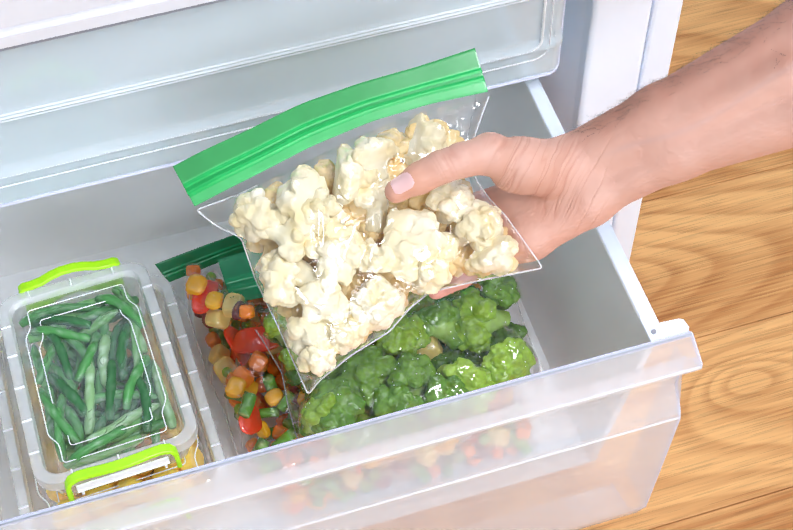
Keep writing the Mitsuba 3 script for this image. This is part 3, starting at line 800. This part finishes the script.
# ================================================================== bag of broccoli on top of it
def broc_base(x, y):
    ij = np.stack([(x - mixed_lo[0]) / .002, (y - mixed_lo[1]) / .002])
    h = ndi.map_coordinates(ndi.gaussian_filter(np.maximum(mixed_top, -.178), 3), ij, order=1, mode='nearest')
    return h + .0015
broc = Polygon([(-0.369,0.224), (-0.3565,0.2064), (-0.3458,0.1775), (-0.3368,0.1473), (-0.3394,0.1144), (-0.3396,0.0839), (-0.3383,0.0661), (-.30, .030), (-.20, .026), (-0.0962,0.0645), (-0.0954,0.1135), (-0.0943,0.1632), (-0.096,0.1949), (-.115, .195), (-.23, .206)])
pile = Pile((-.42, -.01), (-.06, .30), broc_base, .002)
gq = np.random.default_rng(31)
for i, (m, col) in enumerate(BROC): piece_shape('broccoli', i, m, col)
for i, (m, col) in enumerate(CAULI): piece_shape('cauliflower', i, m, col)
for i, (m, col) in enumerate(CAULI): piece_shape('cauliflower bit', i, m, col * np.array([.98, .83, .58]))  # amber copies: the warm shade of the gaps is put into their colour
inner = broc.buffer(-.013)
for i, (m, col) in enumerate(BROC): piece_shape('broccoli dark', i, m, col * np.array([.50, .58, .5]))  # darkened floret copies for the bottom layer, shade painted into the colour
bed(pile, 'broccoli dark', I4, broc.buffer(-.012), .031, (.042, .048), .026, gq, 'broccoli_piece', 'broccoli piece darkened with painted shade in the bottom layer of its bag', 'broccoli', 'broccoli pieces in the bottom layer of their bag', broc.buffer(-.003), cap=-.106)
TOPB = [((-0.3486,0.1923), .036, 100, 40, 6, 'small broccoli floret at the left seam below the dark zipper'), ((-0.3398,0.1542), .036, 200, 40, 3, 'small broccoli floret at the left seam of the bag'), ((-0.3426,0.1851), .046, 120, 30, 1, 'pale broccoli floret at the left end below the dark zipper'), ((-0.2602,0.0975), .062, 150, 35, 6, 'bright lime green broccoli floret below the tip of the held bag'), ((-0.3,0.0729), .050, 200, 60, 0, 'dark broccoli floret left of the bright lime one'),
        ((-0.3227,0.0601), .048, 95, 5, 3, 'bright broccoli stalk piece at the bag corner by the clear front'), ((-0.2208,0.1278), .052, 120, 60, 2, 'dark broccoli floret just below the fingertips'), ((-0.182,0.1319), .044, 100, 15, 5, 'slim broccoli stem below the little finger'),
        ((-0.1461,0.1265), .062, 170, 20, 4, 'thick-stemmed broccoli floret below the bag corner'), ((-0.1726,0.0654), .056, 290, 35, 1, 'bright broccoli floret under the shiny film fold'), ((-0.1224,0.0693), .050, 300, 40, 2, 'rightmost broccoli floret with a dark crown'),
        ((-0.2244,0.0835), .046, 90, 50, 6, 'yellowish broccoli floret in the middle of the bag'), ((-0.2446,0.0617), .042, 250, 40, 0, 'small dark broccoli floret behind the clear front'), ((-0.2006,0.0555), .044, 270, 40, 0, 'dark broccoli floret near the clear front right of the middle'), ((-0.1174,0.1508), .042, 20, 40, 0, 'dark broccoli floret at the back right corner of its bag'), ((-0.2627,0.1608), .046, 40, 60, 5, 'broccoli floret mostly hidden under the held bag')]
for (x, y), S, az, tl, i, lab in TOPB:
    a, t = math.radians(az), math.radians(tl)
    R = aim((math.cos(a) * math.cos(t), math.sin(a) * math.cos(t), math.sin(t)), az * .3)
    x, y, S = keep_in(broc.buffer(-.0012), 'broccoli', i, x, y, R, S * 1.12)
    lay(pile, 'broccoli', i, I4, x, y, R, 'broccoli_floret', lab, 'broccoli', None, S, .014, hmax=.044, cap=-.070)
b2 = name('zipper_bag')
say(b2, 'zipper bag of broccoli florets lying in the drawer below the held bag', 'bag')
sb = lambda x, y: -.135 + .03 * sstep(.12, .22, y)
fm = film_mesh(broc, pile, sb, seed=8, span=9, wrinkle=.0018, folds=[(*(-0.3067,0.0507), *(-0.2407,0.0939), .0035, .0026), (*(-0.2733,0.0487), *(-0.172,0.0723), .0040, .0028), (*(-0.171,0.12), *(-0.1167,0.061), .0030, .0024), (*(-0.3377,0.0993), *(-0.328,0.0585), .0030, .0022), (*(-0.3573,0.1975), *(-0.3339,0.1265), .0025, .0022), (*(-0.1204,0.165), *(-0.104,0.0943), .0028, .0024), (*(-0.3373,0.2154), *(-0.315,0.1481), .0025, .0022)])
add(b2 + '__film', fm, 'mat_film', smooth=True)
say(add(b2 + '__seam', seam_strip(I4, lambda p: p[:, 1] < .192), 'mat_seam'), 'whitish welded edge')
gs = np.random.default_rng(9)
nv = len(fm.vertices) // 2
tv = np.array(fm.vertices)[:nv]
specks = []
for j in gs.choice(nv, 150):
    sp_ = trimesh.creation.icosphere(1); sp_.apply_scale(gs.uniform(.00025, .0007)); sp_.apply_translation(tv[j] + [0, 0, .0002]); specks.append(sp_)
say(add(b2 + '__ice_speck', cat(*specks), 'mat_frost', smooth=True), 'tiny white ice specks on the film', kind='stuff')
za = [(*(-0.3726,0.2644), -.085), (*(-0.3358,0.2666), -.085), (-.24, .252, -.085), (-.115, .246, -.085)]
zb = [(*(-0.3692,0.2229), -.105), (*(-0.3403,0.2223), -.105), (-.24, .205, -.105), (-.115, .196, -.108)]
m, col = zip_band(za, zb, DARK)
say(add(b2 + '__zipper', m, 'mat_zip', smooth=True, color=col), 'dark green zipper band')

# ================================================================== bag of cauliflower held in the hand
HO = np.array([-0.2393, 0.0627, 0.1237])
def hold(u=0, v=0, w=0): return HO + (u * AX[0] + v * AX[1] + w * AX[2]) / 1000
MH = frame(HO, AX[0], AX[1], AX[2])
held = Polygon(np.array([(-155.7,42.7), (-121.5,55.1), (-74.9,77.6), (-36.1,97), (2.7,114.1), (41.5,126.6), (73.4,135.1), (67.2,118.8), (60.9,100.9), (58.6,83.1), (60.9,67.5), (72.6,50.5), (84.2,38.8), (99.8,17.1), (113.7,-2.3), (82.7,-8.5), (59.4,-13.2), (26,-21), (10.5,-33.4), (-5.8,-52), (-33.8,-69.1), (-59.4,-89.3), (-68.7,-100.9), (-74.1,-88.5), (-93.6,-44.3), (-109.1,-12.4), (-115.3,5.4), (-120.7,21), (-140.9,31.1)]) / 1000)
def bowl(x, y):
    p = np.column_stack([x.ravel(), y.ravel()])
    b = np.array([held.exterior.interpolate(s).coords[0] for s in np.arange(0, held.exterior.length, .003)])
    d = cKDTree(b).query(p)[0] * np.where(contains_xy(held, p[:, 0], p[:, 1]), 1, 0)
    return (-.024 * np.clip(d / .034, 0, 1) ** .8).reshape(x.shape)
pile = Pile((-.185, -.115), (.130, .150), bowl, .002)
gc = np.random.default_rng(44)
inner = held.buffer(-.020)
region = held.buffer(-.009).intersection(Polygon(np.array([(-127.7,46.6), (-51.6,98.6), (33.8,121.9), (57.1,89.3), (126.9,-11.6), (-74.9,-120.3), (-129.3,3.9)]) / 1000))
bed(pile, 'cauliflower bit', MH, region, .0235, (.036, .042), .022, gc, 'cauliflower_piece', 'cauliflower piece tinted with painted amber shade in the bottom layer of the held bag', 'cauliflower', 'cauliflower pieces in the bottom layer of the held bag', held.buffer(-.002), cap=-.001)
thumb_line = LineString([np.array((-6.6,55.1)) / 1000, np.array((35.3,76.1)) / 1000, np.array((68.7,89.3)) / 1000])
def near_thumb(x, y, r): return thumb_line.distance(Point(x, y)) < r + .006
TOPC = [((-109.1,38), .038, 190, 50, 0, 'leftmost cauliflower floret below the zipper'), ((18.2,95.5), .044, 45, 45, 2, 'cauliflower floret at the top right behind the thumb'), ((-78.8,56.7), .056, 150, 35, 5, 'large branched cauliflower floret at the upper left of the held bag'),
        ((-43.9,78.4), .044, 80, 30, 3, 'cauliflower floret with its stalk down, just under the bright zipper'), ((-12.8,53.6), .044, 85, 10, 4, 'long-stalked cauliflower piece left of the thumb tip'), ((-81.1,21), .036, 340, 5, 6, 'pale blocky cauliflower stalk under the large branched floret'),
        ((43.1,46.6), .036, 60, 40, 7, 'cauliflower floret tucked below the thumb joint'), ((-46.2,11.6), .044, 95, 70, 1, 'round cauliflower floret in the middle of the held bag'), ((-94.3,-14), .040, 180, 55, 2, 'yellowish cauliflower floret on the left edge'),
        ((66.4,30.3), .036, 30, 50, 0, 'cauliflower floret beside the palm'), ((80.4,10.1), .038, 330, 60, 3, 'rightmost cauliflower floret in the bag corner'), ((-16.7,-31.1), .042, 300, 50, 7, 'white cauliflower floret at the lower right bag edge'),
        ((-54.7,-21), .052, 320, 25, 4, 'cauliflower floret with a thick stalk pointing to the upper left'), ((16.7,5.4), .058, 10, 62, 1, 'largest round cauliflower floret below the thumb tip'), ((-65.6,-58.2), .044, 250, 50, 5, 'lowest cauliflower floret in the tip of the bag'), ((-39.2,-50.5), .032, 330, 30, 6, 'small cauliflower piece near the lower tip'),
        ((-17.5,80), .036, 110, 40, 3, 'small cauliflower floret above the long-stalked piece'), ((-60.9,41.1), .034, 140, 50, 0, 'small cauliflower floret right of the large branched one'), ((32.2,72.2), .034, 60, 40, 6, 'cauliflower piece partly behind the thumb'), ((-14.4,2.3), .034, 200, 40, 2, 'small cauliflower floret left of the largest round one'), ((33.8,-14.8), .036, 280, 50, 5, 'cauliflower floret at the bag bottom above the little finger'), ((-64.1,-76.9), .027, 250, 40, 1, 'small cauliflower piece in the very tip of the bag')]
for (x, y), S, az, tl, i, lab in TOPC:
    a, t = math.radians(az), math.radians(tl)
    R = aim((math.cos(a) * math.cos(t), math.sin(a) * math.cos(t), math.sin(t)), az * .7)
    hm_ = .042 if y < .39 * x + 60 else .036
    if near_thumb(x / 1000, y / 1000, .02): hm_ = .032
    x, y, S = keep_in(held.buffer(-.0012), 'cauliflower', i, x / 1000, y / 1000, R, S * 1.14)
    lay(pile, 'cauliflower', i, MH, x, y, R, 'cauliflower_floret', lab, 'cauliflower', None, S, .012, hmax=hm_, cap=.013 if near_thumb(x, y, S * .5) else .029)

b3 = name('zipper_bag')
say(b3, 'zipper bag of cauliflower florets with a bright green zipper, held up in the hand', 'bag')
fm = film_mesh(held, pile, lambda x, y: 0 * x, seed=14, span=10, wrinkle=.0014, folds=[tuple(np.array([*a, *b]) / 1000) + (A * 1.5, w_ * 1.1) for a, b, A, w_ in (((69.5,129.7), (55.5,106.4), .0035, .0022), ((63.3,128.1), (33.8,114.1), .0030, .0022), ((58.6,67.5), (85,22.5), .0030, .0022), ((67.9,50.5), (103.6,2.3), .0035, .0024), ((80.4,31.1), (57.1,-3.9), .0028, .0022), ((95.9,2.3), (57.1,-2.3), .0028, .0022), ((-3.5,46.6), (-40,31.1), .0026, .0022), ((1.2,69.9), (-32.2,81.5), .0022, .0020), ((-140.9,38.8), (-113.7,23.3), .0035, .0022), ((-148.7,40.4), (-104.4,53.6), .0030, .0022), ((-74.9,-85.4), (-99.8,-19.4), .0024, .0020), ((-60.9,-83.1), (-28.3,-50.5), .0030, .0022), ((2.7,-27.2), (33.8,-7.8), .0028, .0022), ((-51.6,66), (-16.7,89.3), .0022, .0020), ((22.1,38.8), (33.8,3.9), .0024, .0022))])
held_line = lambda p: (p[:, 1] < .39 * p[:, 0] + .104)
seam = seam_strip(MH, held_line)
fm.apply_transform(MH)
add(b3 + '__film', fm, 'mat_film', smooth=True)
say(add(b3 + '__seam', seam, 'mat_seam'), 'whitish welded edge')
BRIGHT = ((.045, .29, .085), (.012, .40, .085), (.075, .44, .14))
def up3(pts): return [hold(*p) for p in pts]
za = up3([(-175.9,75.3,0), (-152.1,87.5,3), (-113.1,105,6), (-74.4,124.1,7), (-28.2,140.6,5), (18.2,154.2,2), (63.3,169.3,0)])
zb = up3([(-158.8,44.3,0), (-135.1,56.5,3), (-103.9,71.8,5), (-66.7,91,7), (-20.5,110.5,5), (26,124.8,2), (73.4,135.1,0)])
m, col = zip_band(za, zb, BRIGHT, 120)
say(add(b3 + '__zipper', m, 'mat_zip', smooth=True, color=col), 'bright green zipper band')

# ================================================================== the hand that holds the bag
HAND = [  # joint, joint, radius, radius (hand millimetres)
    # forearm: radial and ulnar side
    ((132.4,79.7,-6), (200.1,111.6,22), 20.0, 24.0), ((200.1,111.6,22), (304.8,166.8,62), 24.0, 31.0), ((304.8,166.8,62), (423.9,231.5,110), 31.0, 38.0),
    ((154.6,55.6,-8), (212.3,89.2,18), 18.5, 24.0), ((212.3,89.2,18), (306.1,122.1,58), 24.0, 31.0), ((306.1,122.1,58), (423.9,176.2,110), 31.0, 38.0),
    ((149.3,74.9,6), (282.3,138.5,76), 7.5, 14.0),
    # palm: wrist to the knuckles
    ((145.2,66.5,-8), (67.5,48.5,-41), 19.0, 11.0), ((145.2,63.4,-8), (69.2,32.4,-43), 19.0, 11.0), ((146.7,58.7,-8), (72.5,17,-43), 19.0, 10.5), ((149.9,52.4,-8), (77.2,5.7,-41), 17.5, 10.0),
    ((147.2,46.1,-6), (105.7,21.4,-20), 17.0, 16.5), ((105.7,21.4,-20), (86.9,10.4,-32), 16.5, 11.0),
    # thumb: base, metacarpal, two phalanges
    ((126.7,76.7,2), (95.3,76.7,22), 21.0, 19.5), ((95.3,76.7,22), (70,83.1,36), 19.0, 14.8), ((114.4,68.5,8), (86.2,69.1,22), 15.0, 13.0),
    ((69.8,82.8,39), (48.5,77.7,47), 14.6, 11.6), ((48.5,77.7,47), (32.1,72,49), 11.6, 11.0), ((32.1,72,49), (17.4,64.4,47), 10.8, 10.4), ((17.4,64.4,47), (-0.4,54.6,43), 10.4, 8.8),
    ((32.8,73.6,52), (29.1,71.4,52), 8.6, 8.2),
    # index, middle, ring, little finger under the bag
    ((67.5,48.5,-41), (33.8,39.9,-49), 10.0, 9.2), ((33.8,39.9,-49), (6.9,31.7,-47), 9.0, 8.4), ((6.9,31.7,-47), (-13.3,25.1,-42), 8.2, 7.4),
    ((69.2,32.4,-43), (30.6,20.4,-50), 10.0, 9.2), ((30.6,20.4,-50), (1.2,8.1,-48), 9.0, 8.4), ((1.2,8.1,-48), (-19.8,-0.8,-43), 8.2, 7.4),
    ((72.5,17,-43), (38.7,2.4,-50), 9.6, 8.8), ((38.7,2.4,-50), (11,-11.4,-48), 8.6, 8.0), ((11,-11.4,-48), (-6.9,-20.2,-43), 7.8, 7.0),
    ((77.2,5.7,-41), (53.2,-10.6,-46), 8.8, 7.8), ((53.2,-10.6,-46), (32,-21.1,-45), 7.8, 7.2), ((32,-21.1,-45), (15,-29.9,-41), 7.2, 6.4)]
hh = 2.2
Q, lo = grid_points((-30, -75, -62), (385, 262, 140), hh)
D = np.full(Q.shape[:3], 1e3, np.float32)
groups = [(0, 7, 10), (7, 13, 10), (13, 20, 8), (20, 23, 4), (23, 26, 4), (26, 29, 4), (29, 32, 4)]
for gi, (i0, i1, kk) in enumerate(groups):
    d = np.full(Q.shape[:3], 1e3, np.float32)
    for a, b, ra, rb in HAND[i0:i1]:
        L_ = np.minimum(a, b) - max(ra, rb) - 24; U_ = np.maximum(a, b) + max(ra, rb) + 24
        s0 = np.clip(((L_ - lo) / hh).astype(int), 0, None); s1 = np.clip(((U_ - lo) / hh).astype(int) + 2, 0, None)
        sl = tuple(slice(p, q) for p, q in zip(s0, s1))
        d[sl] = smin(d[sl], cone_sdf(Q[sl], a, b, ra, rb), kk)
    D = smin(D, d, [1, 14, 10, 3.5, 3.5, 3.5, 3.5][gi]) if gi else d
hand = surface_nets(D, lo, hh)
hand = max(hand.split(only_watertight=False), key=lambda q: len(q.faces))
hand = trimesh.smoothing.filter_taubin(hand, iterations=8)
# finer mesh where the skin creases: base of the thumb, inner wrist, thumb joint
for _ in range(2):
    c = hand.triangles_center
    f_ = np.flatnonzero(((c[:, 0] > 42) & (c[:, 0] < 172) & (c[:, 1] > 8) & (c[:, 1] < 112) & (c[:, 2] > -22)) | ((c[:, 0] > -12) & (c[:, 0] < 50) & (c[:, 1] > 45) & (c[:, 2] > 20)))
    hand = hand.subdivide(face_index=f_)
v = np.array(hand.vertices)
nrm = np.array(hand.vertex_normals)
def valley(a, b, sharp, seed): return (1 - np.abs(2 * meshkit.noise(np.column_stack([a, b, 0 * a]), seed) - 1)) ** sharp
wob = 5 * meshkit.fbm(v * .05, 2, 4)
a_ = v[:, 0] * .90 - v[:, 1] * .44 + wob
b_ = v[:, 0] * .44 + v[:, 1] * .90
on = sstep(60, 82, v[:, 0]) * sstep(150, 128, v[:, 0]) * sstep(28, 44, v[:, 1]) * sstep(-14, 2, v[:, 2])
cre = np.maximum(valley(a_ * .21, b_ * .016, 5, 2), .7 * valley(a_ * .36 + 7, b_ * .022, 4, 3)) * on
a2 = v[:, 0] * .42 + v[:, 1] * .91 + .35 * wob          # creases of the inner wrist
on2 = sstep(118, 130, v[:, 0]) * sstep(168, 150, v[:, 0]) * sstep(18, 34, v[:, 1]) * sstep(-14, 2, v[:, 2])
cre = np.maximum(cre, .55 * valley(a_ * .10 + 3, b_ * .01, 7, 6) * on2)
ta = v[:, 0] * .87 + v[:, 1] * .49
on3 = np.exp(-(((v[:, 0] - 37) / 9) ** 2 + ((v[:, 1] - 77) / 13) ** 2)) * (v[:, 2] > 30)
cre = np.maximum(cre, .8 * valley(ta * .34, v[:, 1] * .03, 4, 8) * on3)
v = v - nrm * (.62 * cre)[:, None]
hand.vertices = v
nrm = np.array(hand.vertex_normals)
# skin: paler inner arm, outer edge darker for tan and painted shade, pink finger ends and heel of the hand
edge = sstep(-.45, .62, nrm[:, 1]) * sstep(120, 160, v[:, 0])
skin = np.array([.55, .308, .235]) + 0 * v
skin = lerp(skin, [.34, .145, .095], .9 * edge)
heel = np.exp(-(((v[:, 0] - 140) / 28) ** 2 + ((v[:, 1] + 0) / 30) ** 2)) * .45
skin = lerp(skin, [.62, .27, .185], heel)
tip = np.exp(-(((v[:, 0] - 8) / 22) ** 2 + ((v[:, 1] - 62) / 22) ** 2)) * (v[:, 2] > 15) * .6
skin = lerp(skin, [.62, .28, .17], tip)
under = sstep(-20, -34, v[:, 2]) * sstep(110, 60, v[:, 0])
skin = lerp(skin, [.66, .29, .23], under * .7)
skin = lerp(skin, [.40, .165, .105], .55 * cre)  # creases redder by pigment and darkened with painted shade
mott = meshkit.fbm(v * .045, 3, 3)[:, None] - .5
skin = skin * (1 + .14 * mott) + (meshkit.fbm(v * .12 + 9, 2, 5)[:, None] - .5) * np.array([.02, .035, .03])
# faint blue veins in the forearm
vein = np.exp(-((v[:, 1] - (.47 * v[:, 0] + 4 + 5 * np.sin(v[:, 0] * .05))) / 2.6) ** 2) * sstep(150, 175, v[:, 0]) * (nrm[:, 2] > .2)
skin = lerp(skin, [.42, .28, .26], .28 * vein)
p1 = name('person')
say(p1, 'bare forearm and hand reaching in from the right, thumb gripping the cauliflower bag', 'person')
hm = hand.copy(); hm.vertices = (v / 1000) @ AX + HO
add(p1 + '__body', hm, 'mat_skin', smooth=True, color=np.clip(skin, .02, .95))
# thumb nail, lying on the end of the thumb
ax = np.array((-5,55.9)) - np.array((18.2,67.5)); ax /= np.linalg.norm(ax)
ay = np.array([-ax[1], ax[0]])
c0 = np.array((4.3,60.1))
sel = (nrm[:, 2] > .15) & (np.hypot(v[:, 0] - c0[0], v[:, 1] - c0[1]) < 16) & (v[:, 2] > 15)
tr = cKDTree(v[sel][:, :2])
def skin_z(p):
    d, j = tr.query(p, k=6)
    w = 1 / (d + .4) ** 2
    return (v[sel][:, 2][j] * w).sum(1) / w.sum(1)
su, sv = np.meshgrid(np.linspace(-1, 1, 15), np.linspace(-1, 1, 13), indexing='ij')
hw = 6.4 * (1 - .10 * (su > .5) * (su - .5)) * np.sqrt(np.clip(1.0 - .55 * np.clip(np.abs(su) - .45, 0, 1) ** 2 / .3, .1, 1))
P2 = c0 + (su * 8.2)[..., None] * ax + (sv * hw)[..., None] * ay
z = skin_z(P2.reshape(-1, 2)).reshape(su.shape)
z = ndi.gaussian_filter(z, 1.2, mode='nearest') + .75 - .9 * np.abs(sv) ** 4
tp = np.concatenate([P2, z[..., None]], -1).reshape(-1, 3); bt = tp - [0, 0, 1.4]
nu, nv = su.shape
fq = [(i * nv + j, (i + 1) * nv + j, (i + 1) * nv + j + 1, i * nv + j + 1) for i in range(nu - 1) for j in range(nv - 1)]
fq = np.array(fq)
n0 = len(tp)
side = [(i * nv, i * nv + n0, (i + 1) * nv + n0, (i + 1) * nv) for i in range(nu - 1)] + [((i + 1) * nv - 1, (i + 2) * nv - 1, (i + 2) * nv - 1 + n0, (i + 1) * nv - 1 + n0) for i in range(nu - 1)] + [(j, j + 1, j + 1 + n0, j + n0) for j in range(nv - 1)] + [((nu - 1) * nv + j, (nu - 1) * nv + j + n0, (nu - 1) * nv + j + 1 + n0, (nu - 1) * nv + j + 1) for j in range(nv - 1)]
q4 = np.vstack([fq, fq[:, ::-1] + n0, np.array(side)])
nail = trimesh.Trimesh(np.vstack([tp, bt]), np.vstack([q4[:, [0, 1, 2]], q4[:, [0, 2, 3]]]), process=False)
nail.fix_normals()
nail.vertices = (np.array(nail.vertices) / 1000) @ AX + HO
say(add(p1 + '__thumb_nail', nail, 'mat_nail', smooth=45), 'pink thumb nail')
# fine dark hairs on the outer edge of the forearm
gh = np.random.default_rng(77)
cand = np.flatnonzero((nrm[:, 1] > .25) & (nrm[:, 2] > -.5) & (v[:, 0] > 140) & (v[:, 0] < 320))
hairs = []
wt = np.zeros(len(v)); np.add.at(wt, np.array(hand.faces).ravel(), np.repeat(hand.area_faces, 3))
for j in gh.choice(cand, 420, p=wt[cand] / wt[cand].sum()):
    o, nn = v[j] - nrm[j] * .3, nrm[j]
    d = np.array([-.80, .05, .05]) + gh.normal(0, .35, 3)
    d -= nn * (d @ nn) * .9; d /= np.linalg.norm(d)
    L_ = gh.uniform(5, 13)
    t = np.linspace(0, 1, 5)[:, None]
    path = o + d * L_ * t + nn * (L_ * .38 * t - .22 * L_ * t * t)
    hairs.append(tube(path / 1000 @ AX + HO, np.linspace(.00011, .00003, 5), 3))
k = add(p1 + '__arm_hair', cat(*hairs), 'mat_hair', smooth=False)
say(k, 'fine dark hairs along the forearm', kind='stuff')
